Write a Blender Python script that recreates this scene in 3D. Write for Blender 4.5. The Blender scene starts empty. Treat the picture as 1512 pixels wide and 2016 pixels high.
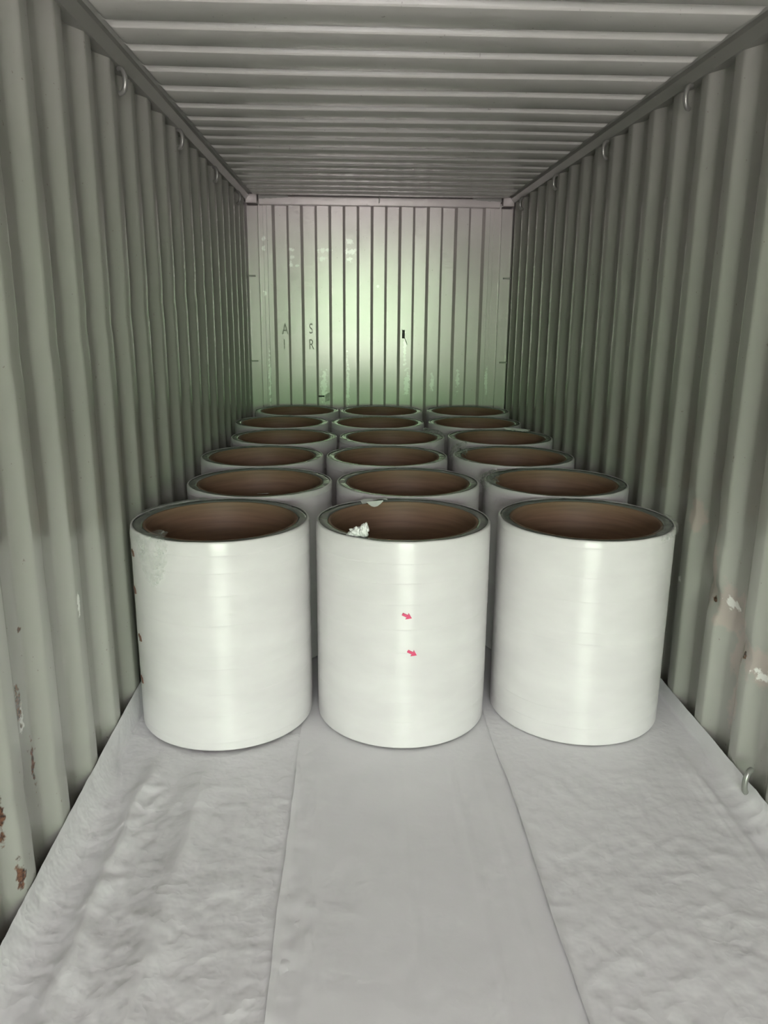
import bpy, bmesh, math, random
from mathutils import Vector, Matrix, noise

random.seed(7)
sc = bpy.context.scene
col = sc.collection
PI = math.pi

# ------------------------------------------------------------------ camera
# world: X across the container, Y towards the closed end, Z up, floor at z = 0
CAM = Vector((-0.2467, 0.0, 1.6904))
PITCH, YAW, ROLL, FPX = 0.2522, 0.0416, 0.0088, 1527.33
fwd = Vector((math.sin(YAW) * math.cos(PITCH), math.cos(YAW) * math.cos(PITCH), -math.sin(PITCH)))
rt = Vector((math.cos(YAW), -math.sin(YAW), 0)); up = rt.cross(fwd)
rt2 = math.cos(ROLL) * rt + math.sin(ROLL) * up
up2 = -math.sin(ROLL) * rt + math.cos(ROLL) * up
cd = bpy.data.cameras.new('camera'); cam = bpy.data.objects.new('camera', cd); col.objects.link(cam)
cd.sensor_fit = 'VERTICAL'; cd.sensor_height = 36.0; cd.lens = FPX * 36.0 / 2016.0
cd.clip_start = 0.05; cd.clip_end = 200
m = Matrix((rt2, up2, -fwd)).transposed().to_4x4(); m.translation = CAM
cam.matrix_world = m
sc.camera = cam

# ------------------------------------------------------------------ daylight: overcast sky over a concrete yard and trees around the yard beyond the open door end
SKY = 10.0
wd = bpy.data.worlds.new('overcast_sky'); sc.world = wd; wd.use_nodes = True
nt = wd.node_tree; nt.nodes.clear()
tc = nt.nodes.new('ShaderNodeTexCoord'); sx = nt.nodes.new('ShaderNodeSeparateXYZ')
rm = nt.nodes.new('ShaderNodeValToRGB'); bg = nt.nodes.new('ShaderNodeBackground'); ow = nt.nodes.new('ShaderNodeOutputWorld')
mr = nt.nodes.new('ShaderNodeMapRange'); mr.inputs['From Min'].default_value = -1; mr.inputs['From Max'].default_value = 1
nt.links.new(tc.outputs['Generated'], sx.inputs[0]); nt.links.new(sx.outputs['Z'], mr.inputs['Value'])
nt.links.new(mr.outputs[0], rm.inputs[0]); nt.links.new(rm.outputs[0], bg.inputs['Color']); nt.links.new(bg.outputs[0], ow.inputs[0])
el = rm.color_ramp.elements
# the ramp runs over the sine of the elevation, 0.5 = horizon
el[0].position = 0.494; el[0].color = (0.70, 0.645, 0.635, 1)    # pale sunlit concrete yard
el[1].position = 0.503; el[1].color = (0.38, 0.84, 0.31, 1)      # sunlit trees standing around the yard
e2 = el.new(0.542); e2.color = (0.38, 0.84, 0.31, 1)
e3 = el.new(0.574); e3.color = (1.25, 1.20, 1.23, 1)             # bright overcast sky above them
bg.inputs['Strength'].default_value = SKY
L_IN, Y_BACK, Y_DOOR = 12.03, 7.205, -4.83
# sampling portal in the door opening: gives off no light of its own, only tells the renderer where daylight enters
pl = bpy.data.lights.new('door_opening_portal', 'AREA'); pl.shape = 'RECTANGLE'; pl.size = 2.36; pl.size_y = 2.68
pl.cycles.is_portal = True
po = bpy.data.objects.new('door_opening_portal', pl); col.objects.link(po)
po.location = (0, Y_DOOR, 1.33); po.rotation_euler = (PI / 2, 0, 0)

vs = sc.view_settings
vs.view_transform = 'Standard'; vs.look = 'None'; vs.gamma = 1.0; vs.use_curve_mapping = False
vs.exposure = 1.10
sc.cycles.max_bounces = 6; sc.cycles.diffuse_bounces = 5; sc.cycles.glossy_bounces = 3; sc.cycles.transparent_max_bounces = 6
sc.cycles.use_denoising = True; sc.cycles.use_adaptive_sampling = True; sc.cycles.adaptive_threshold = 0.11; sc.cycles.adaptive_min_samples = 8
sc.cycles.sample_clamp_indirect = 20

# ------------------------------------------------------------------ helpers
def mesh_obj(name, verts, faces, mat, parent=None, smooth=False):
    me = bpy.data.meshes.new(name); me.from_pydata(verts, [], faces); me.update()
    if smooth:
        for p in me.polygons: p.use_smooth = True
    me.materials.append(mat)
    o = bpy.data.objects.new(name, me); col.objects.link(o)
    if parent: o.parent = parent
    return o

def bm_obj(name, bm, mat, parent=None, smooth=False):
    me = bpy.data.meshes.new(name); bm.to_mesh(me); bm.free()
    if smooth:
        for p in me.polygons: p.use_smooth = True
    me.materials.append(mat)
    o = bpy.data.objects.new(name, me); col.objects.link(o)
    if parent: o.parent = parent
    return o

def structure(o):
    o['kind'] = 'structure'; return o

def tag(o, label, cat, group=None):
    o['label'] = label; o['category'] = cat
    if group: o['group'] = group
    return o

def grid_faces(nu, nv, off=0, flip=False):
    f = []
    for j in range(nv - 1):
        for i in range(nu - 1):
            a = off + j * nu + i
            q = (a, a + 1, a + nu + 1, a + nu)
            f.append(q[::-1] if flip else q)
    return f

def box(bm, x0, x1, y0, y1, z0, z1, bev=0.0):
    r = bmesh.ops.create_cube(bm, size=1)
    bmesh.ops.scale(bm, vec=(x1 - x0, y1 - y0, z1 - z0), verts=r['verts'])
    bmesh.ops.translate(bm, vec=((x0 + x1) / 2, (y0 + y1) / 2, (z0 + z1) / 2), verts=r['verts'])
    if bev:
        es = list({e for v in r['verts'] for e in v.link_edges})
        bmesh.ops.bevel(bm, geom=es, offset=bev, segments=2, affect='EDGES', profile=0.5)

def sstep(a, b, x):
    t = max(0.0, min(1.0, (x - a) / (b - a))); return t * t * (3 - 2 * t)

def lerp(a, b, t): return a + (b - a) * t

# ------------------------------------------------------------------ materials
class NT:
    def __init__(s, name):
        s.m = bpy.data.materials.new(name); s.m.use_nodes = True
        s.t = s.m.node_tree; s.b = s.t.nodes['Principled BSDF']
    def n(s, kind, **kw):
        nd = s.t.nodes.new('ShaderNode' + kind)
        for k, v in kw.items():
            if k in nd.inputs: nd.inputs[k].default_value = v
            else: setattr(nd, k, v)
        return nd
    def l(s, a, b): s.t.links.new(a, b)
    def coord(s, scale=(1, 1, 1)):
        c = s.n('TexCoord'); mp = s.n('Mapping'); mp.inputs['Scale'].default_value = scale
        s.l(c.outputs['Object'], mp.inputs[0]); return mp.outputs[0]
    def noise(s, scale, detail=3, vec=None, rough=0.55):
        nd = s.n('TexNoise', Scale=scale, Detail=detail, Roughness=rough)
        s.l(vec if vec is not None else s.coord(), nd.inputs['Vector']); return nd.outputs['Fac']
    def rng(s, v, a, b, c=0.0, d=1.0):
        nd = s.n('MapRange'); nd.inputs[1].default_value = a; nd.inputs[2].default_value = b
        nd.inputs[3].default_value = c; nd.inputs[4].default_value = d; s.l(v, nd.inputs[0]); return nd.outputs[0]
    def math(s, op, a, b):
        nd = s.n('Math', operation=op)
        for i, v in enumerate((a, b)):
            if isinstance(v, (int, float)): nd.inputs[i].default_value = v
            else: s.l(v, nd.inputs[i])
        return nd.outputs[0]
    def mix(s, f, a, b):
        nd = s.n('Mix', data_type='RGBA')
        if isinstance(f, (int, float)): nd.inputs[0].default_value = f
        else: s.l(f, nd.inputs[0])
        for i, v in ((6, a), (7, b)):
            if isinstance(v, tuple): nd.inputs[i].default_value = (*v, 1)
            else: s.l(v, nd.inputs[i])
        return nd.outputs[2]
    def bump(s, h, strength, dist, prev=None):
        nd = s.n('Bump', Strength=strength, Distance=dist); s.l(h, nd.inputs['Height'])
        if prev: s.l(prev, nd.inputs['Normal'])
        return nd.outputs[0]
    def set(s, **kw):
        names = dict(color='Base Color', rough='Roughness', spec='Specular IOR Level', metal='Metallic', normal='Normal',
                     coat='Coat Weight', coatr='Coat Roughness', alpha='Alpha', aniso='Anisotropic', trans='Transmission Weight',
                     sheen='Sheen Weight', anrot='Anisotropic Rotation', tangent='Tangent')
        for k, v in kw.items():
            i = s.b.inputs[names[k]]
            if isinstance(v, tuple): i.default_value = (*v, 1)
            elif isinstance(v, (int, float)): i.default_value = v
            else: s.l(v, i)
        return s.m

# elliptical stain with ragged edge in a wall's own (u, z) plane
def spot_group():
    g = bpy.data.node_groups.new('stain_spot', 'ShaderNodeTree')
    I = g.interface
    for nm in ('U', 'Z', 'Ragged', 'U0', 'Z0', 'RU', 'RZ'): I.new_socket(nm, in_out='INPUT', socket_type='NodeSocketFloat')
    I.new_socket('Mask', in_out='OUTPUT', socket_type='NodeSocketFloat')
    a = g.nodes.new('NodeGroupInput'); o = g.nodes.new('NodeGroupOutput')
    def mt(op, x, y):
        nd = g.nodes.new('ShaderNodeMath'); nd.operation = op
        for i, v in enumerate((x, y)):
            if isinstance(v, (int, float)): nd.inputs[i].default_value = v
            else: g.links.new(v, nd.inputs[i])
        return nd.outputs[0]
    du = mt('DIVIDE', mt('SUBTRACT', a.outputs['U'], a.outputs['U0']), a.outputs['RU'])
    dz = mt('DIVIDE', mt('SUBTRACT', a.outputs['Z'], a.outputs['Z0']), a.outputs['RZ'])
    d = mt('SQRT', mt('ADD', mt('MULTIPLY', du, du), mt('MULTIPLY', dz, dz)), 0)
    v = mt('SUBTRACT', mt('ADD', 1.0, a.outputs['Ragged']), d)
    mr = g.nodes.new('ShaderNodeMapRange'); mr.inputs[1].default_value = 0.0; mr.inputs[2].default_value = 0.35
    g.links.new(v, mr.inputs[0]); g.links.new(mr.outputs[0], o.inputs[0])
    return g
SPOT = spot_group()

def spots(k, axis, lst, ragged):
    c = k.n('TexCoord'); s = k.n('SeparateXYZ'); k.l(c.outputs['Object'], s.inputs[0])
    out = None
    for (u, z, ru, rz) in lst:
        nd = k.n('Group'); nd.node_tree = SPOT
        k.l(s.outputs[axis], nd.inputs['U']); k.l(s.outputs['Z'], nd.inputs['Z']); k.l(ragged, nd.inputs['Ragged'])
        for nm, v in (('U0', u), ('Z0', z), ('RU', ru), ('RZ', rz)): nd.inputs[nm].default_value = v
        out = nd.outputs[0] if out is None else k.math('MAXIMUM', out, nd.outputs[0])
    return out

PAINT = (0.40, 0.40, 0.365)
def wall_paint(name, axis, rust, dirt, scuff, base=PAINT, rough=0.22, spec=0.75, bmp=.14, metal=0.0):
    k = NT(name)
    v1 = k.noise(1.3, 4)
    c = k.mix(k.rng(v1, .1, .9), tuple(x * 0.9 for x in base), tuple(min(1, x * 1.08) for x in base))
    st = k.noise(7, 2, k.coord((1, 1, .12)))
    c = k.mix(k.rng(st, .5, .8, 0, .22), c, tuple(x * 0.8 for x in base))
    fl = k.rng(k.noise(55, 2), .72, .76, 0, .5)
    c = k.mix(fl, c, (.16, .12, .1))
    rag = k.rng(k.noise(14, 4), 0.25, .75, -.6, .6)
    rf = k.rng(k.noise(38, 3), .2, .8, -1.0, .8)
    if dirt:
        c = k.mix(k.math('MULTIPLY', spots(k, axis, dirt, rag), .9), c, (.50, .43, .395))
    if scuff:
        c = k.mix(k.math('MULTIPLY', spots(k, axis, scuff, rf), .9), c, (.93, .93, .90))
    if rust:
        rmask = spots(k, axis, rust, rf)
        rc = k.mix(k.rng(k.noise(90, 3), .4, .6), (.05, .025, .018), (.20, .09, .05))
        c = k.mix(rmask, c, rc)
    nb = k.bump(k.noise(4.0, 2), bmp, .012)
    return k.set(color=c, rough=rough, spec=spec, normal=nb, metal=metal)

M = {}
M['wall_l'] = wall_paint('painted_steel_left', 'Y',
    [(2.051, .589, .022, .07), (2.108, .373, .012, .09), (1.852, .35, .014, .08), (1.886, .161, .018, .05), (1.765, .198, .03, .07), (1.80, .47, .012, .07), (2.113, .797, .01, .012)],
    [(1.76, .17, .05, .10)], [(2.492, .727, .012, .04), (2.06, .55, .02, .06)])
M['wall_r'] = wall_paint('painted_steel_right', 'Y',
    [(2.557, .49, .014, .02), (2.835, .60, .02, .012), (2.60, .455, .012, .012)],
    [(3.06, .885, .05, .07), (2.863, .72, .06, .17), (2.70, .60, .12, .10), (2.62, .48, .08, .16), (2.45, .48, .14, .07), (2.60, .28, .07, .18)],
    [(2.44, .455, .07, .02), (3.124, .58, .02, .02), (2.72, .62, .05, .03)])
M['wall'] = wall_paint('painted_steel', 'Y', None, None, None)
M['roof'] = wall_paint('painted_steel_roof', 'Y', None, None, None, base=(.60, .605, .565), rough=.25)
M['rail'] = wall_paint('painted_steel_rail', 'Y', None, None, None, base=(.30, .30, .275), rough=.38)
M['back'] = wall_paint('painted_steel_end', 'X',
    None, None,
    [(-1.026, 2.311, 0.0216, 0.027), (-1.029, 2.227, 0.0216, 0.027), (-0.781, 2.213, 0.0297, 0.0162), (-0.778, 2.151, 0.0324, 0.0189), (-0.788, 2.085, 0.027, 0.027), (-0.739, 2.081, 0.027, 0.0108),
     (-0.505, 2.212, 0.06075, 0.0216), (-0.514, 2.139, 0.0405, 0.0216), (-0.272, 2.286, 0.0405, 0.027), (-0.262, 2.206, 0.06075, 0.027), (-0.277, 2.137, 0.03375, 0.0243), (-0.019, 1.916, 0.0135, 0.0162), (-1.027, 1.845, 0.0189, 0.0243),
     (-0.508, 1.03, 0.0297, 0.1755), (-0.29, 1.06, 0.0162, 0.27), (0.23, 1.36, 0.0162, 0.162), (0.248, 1.06, 0.0297, 0.135), (0.484, 1.05, 0.0216, 0.108), (0.72, 1.09, 0.0189, 0.1215), (0.99, 1.08, 0.0162, 0.135), (-1, 1.1, 0.0135, 0.27)],
    base=(.64, .59, .585), rough=.26, spec=.8, bmp=.04, metal=.10)
k = NT('container_floor_plywood'); M['floor'] = k.set(color=k.mix(k.noise(6, 4, k.coord((1, .1, 1))), (.05, .04, .03), (.10, .075, .05)), rough=.7)
k = NT('galvanised_ring'); M['ring'] = k.set(color=k.mix(k.noise(40), (.24, .24, .225), (.36, .36, .34)), rough=.28, metal=.4)
k = NT('dark_gap'); M['dark'] = k.set(color=k.mix(k.noise(40), (.02, .02, .02), (.035, .03, .03)), rough=.6)
k = NT('stencil_paint'); M['stencil'] = k.set(color=k.mix(k.rng(k.noise(60, 3), .4, .6), (.24, .23, .21), (.40, .38, .35)), rough=.4)
k = NT('flaking_paint'); M['flake'] = k.set(color=k.mix(k.noise(60, 3), (.6, .6, .56), (.8, .8, .76)), rough=.35)

# stretch-wrapped white film
k = NT('white_stretch_film')
tg = k.n('Tangent', direction_type='RADIAL', axis='Z')
oi = k.n('ObjectInfo')
soft = k.noise(3.0, 3, k.coord((1, 1, 2.5)))
cc = k.mix(k.rng(soft, .35, .7), (.70, .665, .69), (.765, .735, .755))
M['film'] = k.set(color=cc, rough=.29, spec=.6, aniso=.9, anrot=.25, tangent=tg.outputs[0])
# wound film edge on the roll ends
k = NT('wound_film_edge')
rg = k.noise(3.5, 4)
nb = k.bump(k.noise(22, 4), .18, .006)
M['edge'] = k.set(color=k.mix(k.rng(rg, .35, .65), (.13, .14, .135), (.21, .22, .21)), rough=k.rng(rg, .3, .7, .10, .22), spec=.8, normal=nb)
# spiral-wound cardboard
k = NT('brown_cardboard')
gr = k.noise(1.0, 4, k.coord((4, 4, 60)))
M['card'] = k.set(color=k.mix(k.rng(gr, .3, .7), (.205, .125, .078), (.275, .170, .11)), rough=.55, spec=.4)
k = NT('clear_film_scrap')
nb = k.bump(k.noise(45, 4), .5, .01)
M['clear'] = k.set(color=(.80, .82, .80), rough=.15, alpha=k.rng(k.noise(30, 3), .35, .7, .05, .42), normal=nb, spec=.8)
k = NT('white_film_scrap')
M['scrap'] = k.set(color=k.mix(k.noise(40, 3), (.78, .77, .78), (.88, .88, .88)), rough=.35)
k = NT('pink_sticker'); M['pink'] = k.set(color=k.mix(k.noise(70), (.72, .055, .17), (.80, .10, .22)), rough=.4)
k = NT('brown_sticker'); M['brown'] = k.set(color=k.mix(k.noise(70), (.12, .06, .045), (.17, .08, .06)), rough=.4)
# floor liner
def liner(name, tone, crs):
    k = NT(name)
    crk = k.noise(8, 3, None, .6); br = k.noise(2.5, 2)
    c = k.mix(k.rng(br, .35, .7), tuple(x * .95 for x in tone), tone)
    rdg = k.math('SUBTRACT', .2, k.math('ABSOLUTE', k.math('SUBTRACT', crk, .5), 0))
    nb = k.bump(rdg, crs, .03)
    return k.set(color=c, rough=k.rng(crk, .3, .7, .36, .5), spec=.55, normal=nb)
M['liner_a'] = liner('grey_white_liner_left', (.80, .79, .815), .30)
M['liner_b'] = liner('grey_white_liner_middle', (.80, .79, .815), .08)
M['liner_c'] = liner('grey_white_liner_right', (.80, .79, .815), .18)

# ------------------------------------------------------------------ container shell
WX, VAL = 1.170, 0.036
Z_TOP = 2.660
def corr_profile(phase, pitch, y0, y1, crest=.076, slope=.058):
    """(y, depth) points of a rounded trapezoid; depth 0 = inner crest, VAL = outer valley; phase = far edge of a crest"""
    pts = []
    k0 = int(math.floor((y0 - phase) / pitch)) - 1; k1 = int(math.ceil((y1 - phase) / pitch)) + 1
    r = .011
    for kk in range(k0, k1 + 1):
        f = phase + kk * pitch
        n0 = f - crest                          # near edge of the crest
        vs_, ve = f + slope, f + pitch - crest - slope
        seq = [(n0 + r, 0), (f - r, 0), (f - .3 * r, .0012), (f + .45 * r, .0045), (f + 1.2 * r, .0095),
               (vs_ - 1.2 * r, VAL - .0095), (vs_ - .45 * r, VAL - .0045), (vs_ + .3 * r, VAL - .0012), (vs_ + r, VAL),
               (ve - r, VAL), (ve - .3 * r, VAL - .0012), (ve + .45 * r, VAL - .0045), (ve + 1.2 * r, VAL - .0095),
               (f + pitch - crest - 1.2 * r, .0095), (f + pitch - crest - .45 * r, .0045), (f + pitch - crest + .3 * r, .0012)]
        pts += seq
    return [p for p in pts if y0 <= p[0] <= y1]

def dent(segs, y, z):
    d = 0
    for (ya, za, yb, zb, w, a) in segs:
        ab = Vector((yb - ya, zb - za)); ap = Vector((y - ya, z - za))
        t = max(0, min(1, ap.dot(ab) / max(ab.length_squared, 1e-9)))
        q = (ap - ab * t).length / w
        d += a * math.exp(-q * q)
    return d

def side_wall(name, sgn, phase, pitch, mat, segs):
    prof = corr_profile(phase, pitch, Y_DOOR, Y_BACK - .012)
    zs = [-.06 + 2.70 * i / 54 for i in range(55)]
    nu = len(prof); V = []
    for z in zs:
        for (y, d) in prof:
            wob = .004 * noise.noise((y * 1.1, z * 1.3, 3.3 * sgn)) if y > .5 else 0
            V.append((sgn * (WX + d + wob + dent(segs, y, z)), y, z))
    F = grid_faces(nu, len(zs), 0, flip=(sgn < 0))
    o = len(V); X = sgn * 1.235                      # outer skin closes the sheet
    V += [(X, Y_DOOR, -.15), (X, Y_BACK + .14, -.15), (X, Y_BACK + .14, 2.78), (X, Y_DOOR, 2.78)]
    F.append((o, o + 1, o + 2, o + 3) if sgn > 0 else (o + 3, o + 2, o + 1, o))
    ob = mesh_obj(name, V, F, mat, smooth=True)
    ob.data.materials.append(M['wall'])              # clean paint away from the scraped, rusty stretch
    for p in ob.data.polygons:
        if p.center.y > 3.35 or p.center.y < 1.4 or p.center.z > 1.15: p.material_index = 1
    return structure(ob)

side_wall('wall_left', -1, 2.255, .2865, M['wall_l'],
          [(2.10, 1.55, 5.2, 1.85, .05, .004), (2.3, .95, 2.32, .80, .05, .006), (1.80, .42, 2.2, .30, .05, .005)])
side_wall('wall_right', 1, 2.860, .2870, M['wall_r'],
          [(3.10, .92, 2.83, .62, .045, .014), (2.83, .62, 2.45, .47, .05, .016), (2.62, .50, 2.60, .1, .06, .008), (2.95, .93, 2.75, .85, .06, .006)])

# roof: pressed cross ribs, every door-facing step listed where it stands
ribs = [2.822, 3.083, 3.335, 3.599, 3.887, 4.176, 4.426, 4.642, 4.868, 5.136, 5.419, 5.667, 5.894, 6.162, 6.43, 6.693, 6.89]
rb = ribs[0]
while rb > Y_DOOR + .35:
    rb -= .262; ribs.insert(0, rb)
ys = [(Y_DOOR, 0.0)]
for i, y in enumerate(ribs):
    nxt = ribs[i + 1] if i + 1 < len(ribs) else y + .26
    lo = .78 * (nxt - y)
    ys += [(y - .008, 0), (y - .005, .06), (y - .002, .30), (y + .002, .70), (y + .005, .94), (y + .008, 1),
           (y + lo - .02, 1), (y + lo - .012, .94), (y + lo, .5), (y + lo + .012, .06), (y + lo + .02, 0)]
ys.append((Y_BACK + .02, 0.0)); ys = [p for p in ys if p[0] <= Y_BACK + .02]
xs = [-1.2, -1.14, -1.118, -1.110, -1.102, -1.094, -1.086, -1.075, -1.05] + [-1.0 + .1 * i for i in range(21)] + [1.05, 1.075, 1.086, 1.094, 1.102, 1.110, 1.118, 1.14, 1.2]
V = []
for (y, a) in ys:
    for x in xs:
        e = 1 - sstep(1.082, 1.116, abs(x))
        wob = .006 * noise.noise((x * .8, y * .7, 9.1))
        V.append((x, y, 2.672 - .026 * a * e + wob * e))
F = grid_faces(len(xs), len(ys), 0, flip=True)
o_ = len(V); V += [(-1.24, Y_DOOR, 2.76), (1.24, Y_DOOR, 2.76), (1.24, Y_BACK + .15, 2.76), (-1.24, Y_BACK + .15, 2.76)]
F.append((o_, o_ + 1, o_ + 2, o_ + 3))
structure(mesh_obj('ceiling', V, F, M['roof'], smooth=True))

# floor
bm = bmesh.new(); box(bm, -1.24, 1.24, Y_DOOR, Y_BACK + .15, -.16, 0)
structure(bm_obj('floor', bm, M['floor']))

# closed end wall: raised faces alternate with recessed faces
GX = [-.936 + .12329 * i for i in range(16)]
YR, YV = Y_BACK, Y_BACK + .046
prof = [(-1.066, YR + .030), (-1.028, YR + .030), (-1.024, YR + .012), (-.994, YR + .012), (-.990, YR)]
hi = True
for g in GX:
    a, b = (YV, YR) if not hi else (YR, YV)
    prof += [(g - .012, a), (g - .0085, a + (b - a) * .06), (g + .0085, a + (b - a) * .94), (g + .012, b)]
    hi = not hi
prof += [(.964, YR), (.968, YR + .012), (1.002, YR + .012), (1.006, YR + .030), (1.066, YR + .030)]
V = []; zs = [-.02 + 2.64 * i / 40 for i in range(41)]
for z in zs:
    for (x, y) in prof:
        V.append((x, y + .004 * noise.noise((x * 2.2, z * 1.4, 5.5)), z))
F = grid_faces(len(prof), len(zs), 0, flip=False)
o_ = len(V); Yo = Y_BACK + .13
V += [(-1.24, Yo, -.15), (1.24, Yo, -.15), (1.24, Yo, 2.78), (-1.24, Yo, 2.78)]
F.append((o_, o_ + 1, o_ + 2, o_ + 3))
wb = structure(mesh_obj('wall_back', V, F, M['back']))

def stencil(ch, x, z, size):
    cu = bpy.data.curves.new('stencil_letter', 'FONT'); cu.body = ch; cu.size = size; cu.align_x = 'CENTER'; cu.align_y = 'CENTER'; cu.extrude = .0006
    t = bpy.data.objects.new('tmp', cu); col.objects.link(t)
    bpy.context.view_layer.update()
    me = bpy.data.meshes.new_from_object(t.evaluated_get(bpy.context.evaluated_depsgraph_get()))
    bpy.data.objects.remove(t)
    me.materials.clear(); me.materials.append(M['stencil'])
    ob = bpy.data.objects.new('stencil_letter', me); col.objects.link(ob); ob.parent = wb
    ob.location = (x, YV - .006, z); ob.rotation_euler = (PI / 2, 0, 0); ob.scale = (.62, 1, 1)
stencil('A', -.855, 1.53, .14); stencil('1', -.866, 1.395, .13); stencil('S', -.622, 1.535, .13); stencil('R', -.620, 1.395, .13)
# torn, curled paint flap and a slot with a bent lip on raised faces
V = []
for j in range(9):
    for i in range(5):
        u, t = i / 4, j / 8
        V.append((.196 + .012 * u + .045 * t * (1 - .35 * u) + .01 * t * t, YR - .008 - .035 * math.sin(PI * u) * (1 - t) - .006 * t, 1.545 - .125 * t - .02 * u))
mesh_obj('paint_flap', V, grid_faces(5, 9), M['flake'], wb, smooth=True)
bm = bmesh.new(); box(bm, .203, .228, YR - .006, YR + .01, 1.46, 1.535, .003); bm_obj('torn_hole', bm, M['dark'], wb)
bm = bmesh.new(); box(bm, -.560, -.505, YR - .006, YR + .01, .928, .942, .002); bm_obj('slot', bm, M['dark'], wb)
V = []
for j in range(5):
    for i in range(4):
        u, t = i / 3, j / 4
        V.append((-.498 + .04 * u, YR - .006 - .02 * math.sin(PI * t) * u, .95 - .07 * t + .02 * u))
mesh_obj('paint_flap', V, grid_faces(4, 5), M['flake'], wb, smooth=True)

# top side rails with lashing rings
def ring_mesh():
    # steel bar bent to a U, hanging from the rail; opens towards +X (wall side)
    bm = bmesh.new(); path = []
    for i in range(17):
        t = i / 16; a = PI * t
        path.append(Vector((-.034 * math.sin(a) ** .7 if 0 < t < 1 else 0, .0, .044 * math.cos(a))))
    n = 8; r = .0105; prev = None
    for i, p in enumerate(path):
        tan = (path[min(i + 1, 16)] - path[max(i - 1, 0)]).normalized(); bn = Vector((0, 1, 0)); nn = tan.cross(bn)
        ringv = [bm.verts.new(p + r * (math.cos(2 * PI * q / n) * bn + math.sin(2 * PI * q / n) * nn)) for q in range(n)]
        if prev:
            for q in range(n): bm.faces.new((prev[q], prev[(q + 1) % n], ringv[(q + 1) % n], ringv[q]))
        prev = ringv
    bmesh.ops.recalc_face_normals(bm, faces=bm.faces)
    me = bpy.data.meshes.new('lashing_ring'); bm.to_mesh(me); bm.free()
    for p in me.polygons: p.use_smooth = True
    me.materials.append(M['ring']); return me
RING = ring_mesh()

def rail(name, sgn):
    cs = [(1.232, 2.6185), (1.160, 2.6185), (1.157, 2.622), (1.131, 2.651), (1.131, 2.70), (1.232, 2.70)]
    V = [(sgn * x, y, z) for y in (Y_DOOR, Y_BACK + .1) for (x, z) in cs]; n = len(cs)
    F = [(i, (i + 1) % n, n + (i + 1) % n, n + i) for i in range(n)] + [tuple(range(n)), tuple(range(2 * n - 1, n - 1, -1))]
    return structure(mesh_obj(name, V, F, M['rail']))
def base_rail(name, sgn):
    bm = bmesh.new()
    a, b = sorted((sgn * 1.166, sgn * 1.233)); box(bm, a, b, Y_DOOR, Y_BACK - .012, -.02, .02, .003)
    return structure(bm_obj(name, bm, M['floor']))
rails = {-1: rail('trim_1', -1), 1: rail('trim_2', 1)}
bases = {-1: base_rail('trim_3', -1), 1: base_rail('trim_4', 1)}
def ring(parent, sgn, y, z, tilt, yaw=0):
    o = bpy.data.objects.new('lashing_ring', RING); col.objects.link(o); o.parent = parent
    o.location = (sgn * 1.166, y, z); o.rotation_euler = (0, tilt, (0 if sgn > 0 else PI) + yaw)
for y in (3.52, 4.615, 5.71, 6.81, 2.42, 1.32): ring(rails[1], 1, y, 2.570, 0, .6)
for y in (3.435, 4.50, 5.58, 6.66, 2.36, 1.28): ring(rails[-1], -1, y, 2.565, 0, -.6)
ring(bases[1], 1, 2.385, .085, 0, .6)

# corner posts, castings, header beam at the closed end
def post(name, sgn):
    bm = bmesh.new(); a, b = sorted((sgn * 1.066, sgn * 1.166)); box(bm, a, b, Y_BACK - .004, Y_BACK + .12, -.02, 2.575, .006)
    o = structure(bm_obj(name, bm, M['back']))
    bm = bmesh.new(); box(bm, a, b, Y_BACK - .05, Y_BACK + .12, 2.590, 2.664, .006); bm_obj('corner_casting', bm, M['back'], o)
    for z in (1.990, 1.251, .51):
        bm = bmesh.new()
        c0, c1 = sorted((sgn * 1.168, sgn * 1.108)); box(bm, c0, c1, Y_BACK - .035, Y_BACK - .023, z - .006, z + .006, .003)
        box(bm, *sorted((sgn * 1.112, sgn * 1.100)), Y_BACK - .035, Y_BACK, z - .006, z + .006, .003)
        bm_obj('lashing_bar', bm, M['rail'], o)
    return o
post('trim_5', -1); post('trim_6', 1)
bm = bmesh.new(); box(bm, -1.058, 1.052, Y_BACK - .02, Y_BACK + .12, 2.578, 2.652, .008)
hb = structure(bm_obj('trim_7', bm, M['back']))
bm = bmesh.new(); box(bm, -.017, -.009, Y_BACK - .036, Y_BACK - .018, 2.605, 2.655, .002); bm_obj('hook', bm, M['rail'], hb)
for sgn in (-1, 1):
    V = []
    for i in range(13):
        t = i / 12; x = sgn * lerp(.80, 1.055, t); j = .012 * noise.noise((x * 30, 1, 2))
        V += [(x, Y_BACK - .024, 2.640 - .012 * t + j), (x, Y_BACK - .024, 2.668)]
    mesh_obj('weld_bead', V, [(2 * i, 2 * i + 1, 2 * i + 3, 2 * i + 2) for i in range(12)], M['rail'], hb)

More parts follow.
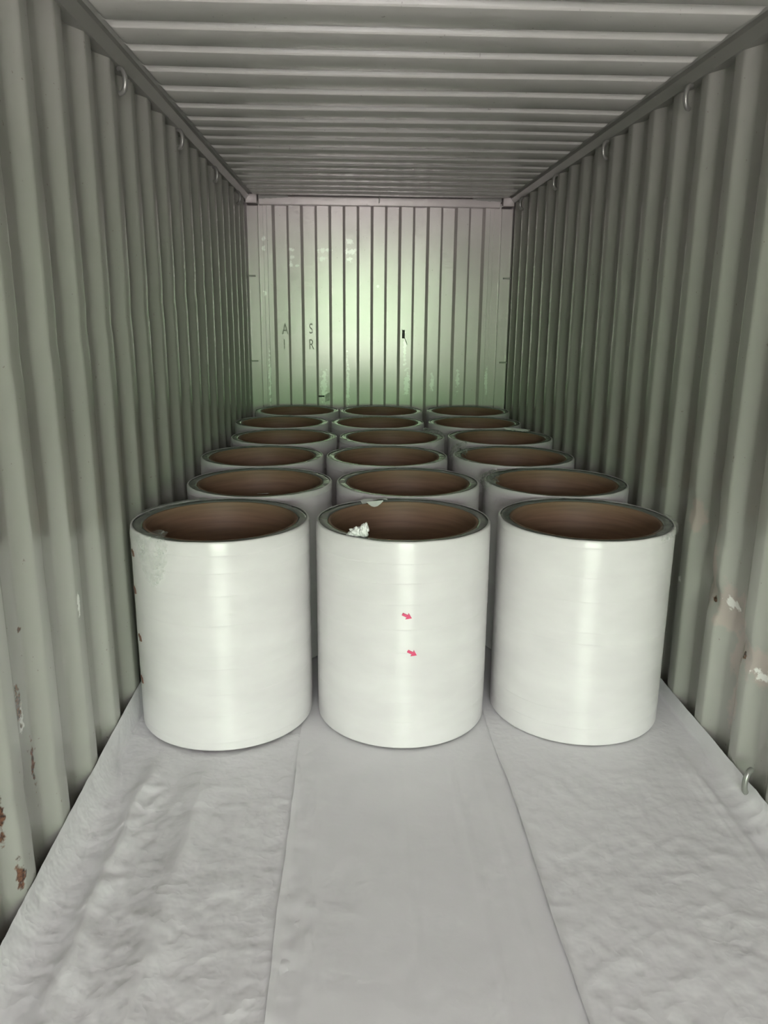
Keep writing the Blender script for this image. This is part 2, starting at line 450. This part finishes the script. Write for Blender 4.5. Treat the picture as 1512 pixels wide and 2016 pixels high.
# ------------------------------------------------------------------ floor liner sheets
def sheet(name, x0, x1, zbase, mat, wr, fold=None, curl=None):
    """fold: side (-1/+1) turned up against the wall; curl: side of the loose, slightly lifted long edge"""
    Y0, Y1 = Y_DOOR + .1, 7.12
    yl = [Y0 + i * .16 for i in range(int((1.15 - Y0) / .16) + 1)]
    y = 1.15
    while y < 3.3: yl.append(y); y += .0125
    while y < Y1: yl.append(y); y += .16
    NX = 70; NF = 8; V = []
    for y in yl:
        calm = 1 - sstep(2.45, 2.78, y) if y > 1.15 else 1
        row = []
        s = fold or 0
        xs_ = lerp(1.100, 1.153, sstep(2.45, 2.78, y)) if s else None
        a, b = (x0, x1) if not s else ((-xs_, x1) if s < 0 else (x0, xs_))
        we = .006 * noise.noise((y * 2.0, x0, 4.4)) + .003 * noise.noise((y * 9, x1, 1.4))
        for i in range(NX):
            t = i / (NX - 1); x = lerp(a, b, t)
            if curl == -1: x += we * (1 - t)
            z = zbase + wr(x, y) * calm
            if curl == -1: z += .010 * math.exp(-((x - x0) / .012) ** 2) * calm
            row.append((x, y, max(z, zbase)))
        if s:
            upz = (max(.05, min(.13, .018 + .039 * y)) if s < 0 else .066) + .006 * noise.noise((y * 3.1, 7, s)) + .003 * noise.noise((y * 11, 7, s))
            xe = 1.1645
            e = row[0] if s < 0 else row[-1]
            fl = []
            for i in range(1, NF + 1):
                q = i / NF * PI / 2
                fl.append((s * (xs_ + (xe - xs_) * math.sin(q)), y, e[2] + (upz) * (1 - math.cos(q)) ** .9))
            row = fl[::-1] + row if s < 0 else row + fl
        V += row
    nu = NX + (NF if fold else 0)
    return mesh_obj(name, V, grid_faces(nu, len(yl)), mat, smooth=True)

def fb(x, y, sx, sy, seed, o=4):
    return noise.fractal((x * sx, y * sy, seed), 1.0, 2.0, o)

def wr_left(x, y):
    c1 = -1.005 + .02 * fb(0, y, 1, 2.2, 1.0); c2 = -.80 + .035 * fb(0, y, 1, 1.6, 2.0); c3 = -.92 + .03 * fb(0, y, 1, 2.6, 3.0)
    z = .022 * math.exp(-((x - c1) / .03) ** 2) + .020 * math.exp(-((x - c2) / .045) ** 2) - .006 * math.exp(-((x - c3) / .03) ** 2)
    z += .010 * max(0, .35 - abs(fb(x, y, 4, 1.6, 7.0))) + .009 * max(0, .3 - abs(fb(x, y, 9, 5, 8.0)))
    z += .020 * math.exp(-((x + .97) / .07) ** 2) * max(0, .3 - abs(fb(x, y, 14, 4, 12.0)))
    z += .008 * max(0, .25 - abs(fb(x, y, 3, 10, 9.0)))
    return z + .002
def wr_mid(x, y):
    e = math.exp(-((x + .42) / .09) ** 2)
    z = .0018 * (fb(x, y, 2.5, 1.2, 17.0) + 1) + .0016 * abs(fb(x, y, 10, 6, 18.0)) + e * .006 * abs(fb(x, y, 9, 8, 19.0))
    for xf, a in ((.13, .0045), (-.385, .003), (-.08, .0025), (.235, .003)):
        z += a * math.exp(-((x - xf - .01 * fb(0, y, 1, .8, xf)) / .009) ** 2)
    z += .006 * math.exp(-((y - 1.90 + .25 * (x + .3)) / .018) ** 2) * sstep(-.46, -.42, x) * (1 - sstep(-.30, -.15, x)) * abs(fb(x, y, 20, 20, 3.0))
    return z
def wr_right(x, y):
    z = .0022 * (fb(x, y, 2.2, 1.5, 27.0) + 1) + .008 * max(0, .3 - abs(fb(x, y, 7, 6, 28.0))) + .006 * max(0, .25 - abs(fb(x, y, 14, 11, 29.0)))
    c = 1.045 + .01 * fb(0, y, 1, 1.5, 31.0)
    z += .011 * math.exp(-((x - c) / .016) ** 2) + .006 * math.exp(-((x - c + .03) / .008) ** 2)
    return z

s = sheet('floor_liner_sheet', -1.16, -.40, .0012, M['liner_a'], wr_left, fold=-1)
tag(s, 'creased grey-white floor liner strip along the left corrugated wall', 'liner', 'floor liner strips')
s = sheet('floor_liner_sheet', -.463, .42, .0050, M['liner_b'], wr_mid, curl=-1)
tag(s, 'smooth grey-white floor liner strip down the middle in front of the rolls', 'liner', 'floor liner strips')
s = sheet('floor_liner_sheet', .322, 1.15, .0080, M['liner_c'], wr_right, fold=1, curl=-1)
tag(s, 'crinkled grey-white floor liner strip along the right corrugated wall', 'liner', 'floor liner strips')

# ------------------------------------------------------------------ film rolls
R, HH, RC = .363, .8545, .300
NS = 112
def lathe(name, rings, mat, closed=False):
    """rings: list of functions / tuples (r, z) or callables phi -> (r, z)"""
    V = []
    for rg in rings:
        for i in range(NS):
            p = 2 * PI * i / NS; r, z = rg(p) if callable(rg) else rg
            V.append((r * math.cos(p), r * math.sin(p), z))
    F = []
    for j in range(len(rings) - 1):
        for i in range(NS):
            F.append((j * NS + i, j * NS + (i + 1) % NS, (j + 1) * NS + (i + 1) % NS, (j + 1) * NS + i))
    me = bpy.data.meshes.new(name); me.from_pydata(V, [], F); me.update()
    for p in me.polygons: p.use_smooth = True
    me.materials.append(mat); return me

def wrap_mesh(seed):
    rnd = random.Random(seed)
    # overlapping turns of stretch film: every turn's edge is a small step that climbs a little around the roll
    edges = []; z = rnd.uniform(.03, .08)
    while z < HH - .03: edges.append((z, rnd.uniform(.0005, .0013))); z += rnd.uniform(.045, .14)
    A, ph = rnd.uniform(.006, .014), rnd.uniform(0, 6.28)
    lv = []
    z = .010
    while z < HH - .014: lv.append(z); z += .022
    lv = [q for q in lv if all(abs(q - e) > .006 for e, _ in edges)]
    for e, _ in edges: lv += [e - .0022, e - .0008, e + .0008, e + .0022, e + .005]
    lv.sort()
    def step(z0):
        d = 0
        for e, a in edges: d += a * sstep(e - .002, e + .002, z0) * max(0, 1 - max(0, z0 - e) / .16)
        return d
    def surf(z0):
        d0 = step(z0)
        def f(p):
            zz = z0 + A * math.sin(p + ph) * math.sin(PI * z0 / HH)
            d = d0 * (.6 + .5 * noise.noise((math.cos(p) * 1.5, math.sin(p) * 1.5, z0 * 2 + seed)))
            d += .0012 * noise.noise((math.cos(p) * 2, math.sin(p) * 2 + seed, zz * 3))
            return (R - .0035 + d, zz)
        return f
    rings = [(R - .012, .0), (R - .006, .0015), (R - .0035, .006)]
    rings += [surf(q) for q in lv]
    def rim(rr, zz, amp):
        return lambda p: (rr, zz + amp * noise.noise((math.cos(p) * 4, math.sin(p) * 4 + seed, 1.7)))
    rings += [rim(R - .0045, HH - .007, .001), rim(R - .007, HH - .002, .0015), rim(R - .0105, HH, .002), rim(R - .014, HH - .001, .0015)]
    return lathe('wrapped_film', rings, M['film'])
def end_mesh(seed):
    def rg(rr, z, amp):
        return lambda p: (rr + .0015 * noise.noise((math.cos(p) * 5, math.sin(p) * 5, seed)), z + amp * noise.noise((math.cos(p) * 3 * rr * 9, math.sin(p) * 3 * rr * 9, seed + 2.2)))
    return lathe('wound_end_face', [rg(RC + .0115, HH - .012, 0), rg(RC + .012, HH - .0055, .0015), rg(RC + .022, HH - .004, .003), rg(RC + .034, HH - .004, .003), rg(R - .016, HH - .003, .002), (R - .012, HH - .006)], M['edge'])
WRAPS = [wrap_mesh(i * 3.1 + 1) for i in range(5)]
ENDS = [end_mesh(i * 2.7 + .5) for i in range(3)]
CORE = lathe('cardboard_core', [(RC, 0.004), (RC, .3), (RC, .6), (RC, HH - .009), (RC + .002, HH - .0065), (RC + .010, HH - .0065), (RC + .012, HH - .009), (RC + .012, .004), (RC, .004)], M['card'])

rowX = [(-.785, -.038, .723), (-.709, .031, .783), (-.778, -.043, .714), (-.712, .023, .767), (-.791, -.052, .702), (-.725, -.001, .755)]
COLN = ['left-hand', 'middle', 'right-hand']
ROWN = ['front', 'second', 'third', 'fourth', 'fifth', 'rearmost']
SPECIAL = {
    (0, 0): 'front-row white film roll by the left wall with torn clear film on its rim',
    (0, 1): 'front-row middle white film roll with two pink arrow stickers',
    (0, 2): 'front-row white film roll by the right wall with clean unmarked front',
    (1, 2): 'second-row white film roll by the right wall with bunched film on its rim',
    (2, 2): 'third-row white film roll by the right wall with a film tail bulging over its rim',
    (3, 1): 'fourth-row middle white film roll with crumpled film at its right rim',
}
ROLL = {}
ZB = .0125
for r_, xsr in enumerate(rowX):
    for c_, x in enumerate(xsr):
        e = bpy.data.objects.new('film_roll', None); col.objects.link(e); e.empty_display_size = .1
        e.location = (x, 3.10 + .7245 * r_, ZB)
        rot = random.uniform(0, 6.28) if (r_, c_) not in SPECIAL else 0
        for nm, me in (('wrapped_film', WRAPS[(r_ * 2 + c_) % 5]), ('wound_end_face', ENDS[(r_ + c_) % 3]), ('cardboard_core', CORE)):
            o = bpy.data.objects.new(nm, me); col.objects.link(o); o.parent = e; o.rotation_euler = (0, 0, rot)
        lab = SPECIAL.get((r_, c_), 'white film roll with brown core, %s row, %s column' % (ROWN[r_], COLN[c_]))
        tag(e, lab, 'film roll', 'white film rolls standing in six rows of three')
        ROLL[r_, c_] = e

def cyl(phi, r, z): return (r * math.cos(phi), r * math.sin(phi), z)

def arrow(parent, phi_deg, z, length, ang, mat):
    # flat arrow sticker wrapped on the roll's side
    pts = [(-.5, .13), (.05, .13), (.0, .34), (.5, 0), (.0, -.34), (.05, -.13), (-.5, -.13)]
    V = []; ca, sa = math.cos(ang), math.sin(ang)
    for rr in (R + .0012, R - .003):
        for (u, v) in pts:
            u2, v2 = (u * ca - v * sa) * length, (u * sa + v * ca) * length
            V.append(cyl(math.radians(phi_deg) + u2 / R, rr, z + v2 - ZB))
    n = len(pts)
    F = [(0, 1, 5, 6), (2, 3, 4), (1, 2, 4, 5)] + [(i, n + i, n + (i + 1) % n, (i + 1) % n) for i in range(n)]
    mesh_obj('arrow_sticker', V, F, mat, parent)['label'] = 'small pink arrow sticker' if mat is M['pink'] else 'small brown arrow sticker'
arrow(ROLL[0, 1], -90.6, .577, .040, math.radians(-25), M['pink'])
arrow(ROLL[0, 1], -87.1, .425, .040, math.radians(-28), M['pink'])
for ph, z in ((-152, .77), (-155, .61), (-150, .418), (-153, .227)):
    arrow(ROLL[0, 0], ph, z, .040, math.radians(-28), M['brown'])

def film_flap(name, parent, p0, p1, path, mat, amp, seed, nu=18, nv=26, off=.004):
    """wrinkled film following a (r, z) path between two angles on a roll"""
    V = []; L = len(path) - 1
    for j in range(nv):
        t = j / (nv - 1) * L; i0 = min(int(t), L - 1); f = t - i0
        r = lerp(path[i0][0], path[i0 + 1][0], f); z = lerp(path[i0][1], path[i0 + 1][1], f); w = lerp(path[i0][2], path[i0 + 1][2], f)
        pc = (p0 + p1) / 2
        for i in range(nu):
            u = i / (nu - 1) * 2 - 1
            ph = math.radians(pc + u * (p1 - p0) / 2 * w * (1 + .18 * noise.noise((t * 3, seed, u * .5))))
            n1 = noise.fractal((u * 2.2, t * 3.2, seed), 1, 2, 4); n2 = noise.noise((u * 5, t * 6, seed + 4))
            d = off + amp * abs(n1) + amp * .4 * abs(n2)
            V.append(cyl(ph, r + d, z + amp * .5 * n2 + off * .5))
    return mesh_obj(name, V, grid_faces(nu, nv), mat, parent, smooth=True)
# torn clear film hanging over the rim of the left front roll
film_flap('torn_film', ROLL[0, 0], -140, -112, [(RC - .006, HH + .012, .35), (R - .03, HH + .006, .5), (R - .004, HH + .004, .8), (R, HH - .02, 1), (R, HH - .12, .8), (R, HH - .19, .25)], M['clear'], .007, 3.0)
film_flap('torn_film', ROLL[0, 0], 110, 175, [(RC - .004, HH + .004, .9), (R - .03, HH + .003, 1), (R - .002, HH + .001, 1), (R, HH - .02, .9)], M['clear'], .005, 4.0)
# the right front roll: creased film over the rim at its right side
film_flap('creased_film', ROLL[0, 2], -55, 5, [(RC + .002, HH + .001, .8), (R - .02, HH + .003, 1), (R - .002, HH + .002, 1), (R, HH - .02, 1)], M['clear'], .005, 5.0)
# bunched film on rims further back
film_flap('bunched_film', ROLL[1, 2], 140, 200, [(RC - .02, HH - .004, .5), (RC + .01, HH + .012, .9), (R - .02, HH + .014, 1), (R - .002, HH + .004, .9), (R, HH - .03, .7)], M['clear'], .018, 6.0, 26, 30)
film_flap('film_tail', ROLL[2, 2], 140, 196, [(RC - .025, HH - .01, .45), (RC + .005, HH + .035, .9), (R - .03, HH + .045, 1), (R, HH + .02, 1), (R + .004, HH - .03, .8)], M['clear'], .020, 7.0, 26, 30)
film_flap('crumpled_film', ROLL[3, 1], -5, 45, [(RC - .01, HH, .6), (RC + .02, HH + .02, 1), (R - .02, HH + .018, 1), (R, HH - .01, .8)], M['clear'], .020, 8.0, 26, 26)
film_flap('crumpled_film', ROLL[3, 2], 40, 75, [(RC - .004, HH, .8), (R - .03, HH + .012, 1), (R - .002, HH + .002, .8)], M['scrap'], .010, 9.0)

# crumpled white scrap tucked over the front rim of the middle front roll, the dark tear behind it, and a paper corner at the back rim
def crumple(name, parent, c, rad, mat, seed, squash=(1, 1, 1)):
    bm = bmesh.new(); bmesh.ops.create_icosphere(bm, subdivisions=4, radius=1)
    for v in bm.verts:
        p = v.co.copy()
        n1 = abs(noise.fractal(p * 1.3 + Vector((seed, 0, 0)), 1, 2, 4)); n2 = abs(noise.noise(p * 4 + Vector((0, seed, 0))))
        f = .62 + .5 * n1 + .22 * n2
        v.co = Vector((p.x * squash[0], p.y * squash[1], p.z * squash[2])) * f * rad + Vector(c)
    return bm_obj(name, bm, mat, parent, smooth=True)
def polar(r, deg, z): return (r * math.cos(math.radians(deg)), r * math.sin(math.radians(deg)), z)
B1 = ROLL[0, 1]
crumple('crumpled_scrap', B1, polar(RC + .016, -127, HH + .008), .034, M['scrap'], 2.3, (1.0, .7, .75))
crumple('crumpled_scrap', B1, polar(RC + .012, -122, HH + .020), .028, M['scrap'], 5.1, (.75, .7, 1.25))
crumple('crumpled_scrap', B1, polar(RC + .020, -130, HH + .000), .026, M['scrap'], 8.4, (1.1, .7, .7))
V = [cyl(math.radians(112 + 16 * i / 6 - 8), RC - .003, HH - .008 - (0 if 1 < i < 5 else 0) - .028 * math.sin(PI * min(1, (i + .3) / 6.3)) * j) for j in (0, 1) for i in range(7)]
V = [(x, y, z + .012) for (x, y, z) in V]
mesh_obj('paper_corner', V, grid_faces(7, 2), M['scrap'], B1)
V = []
for j in range(5):
    for i in range(9):
        t = i / 8; V.append(cyl(math.radians(lerp(100, 124, t)), RC - .005 + j * .017 * (1 - .6 * t), HH + .0035 + .006 * math.sin(t * 5 + j)))
mesh_obj('paper_corner', V, grid_faces(9, 5), M['scrap'], B1, smooth=True)
# glint on the second left roll's rim, put in as a white strip
film_flap('painted_glint', ROLL[1, 0], -86, -76, [(RC - .002, HH + .002, 1), (RC + .018, HH + .006, .9)], M['scrap'], .004, 11.0, 14, 8)
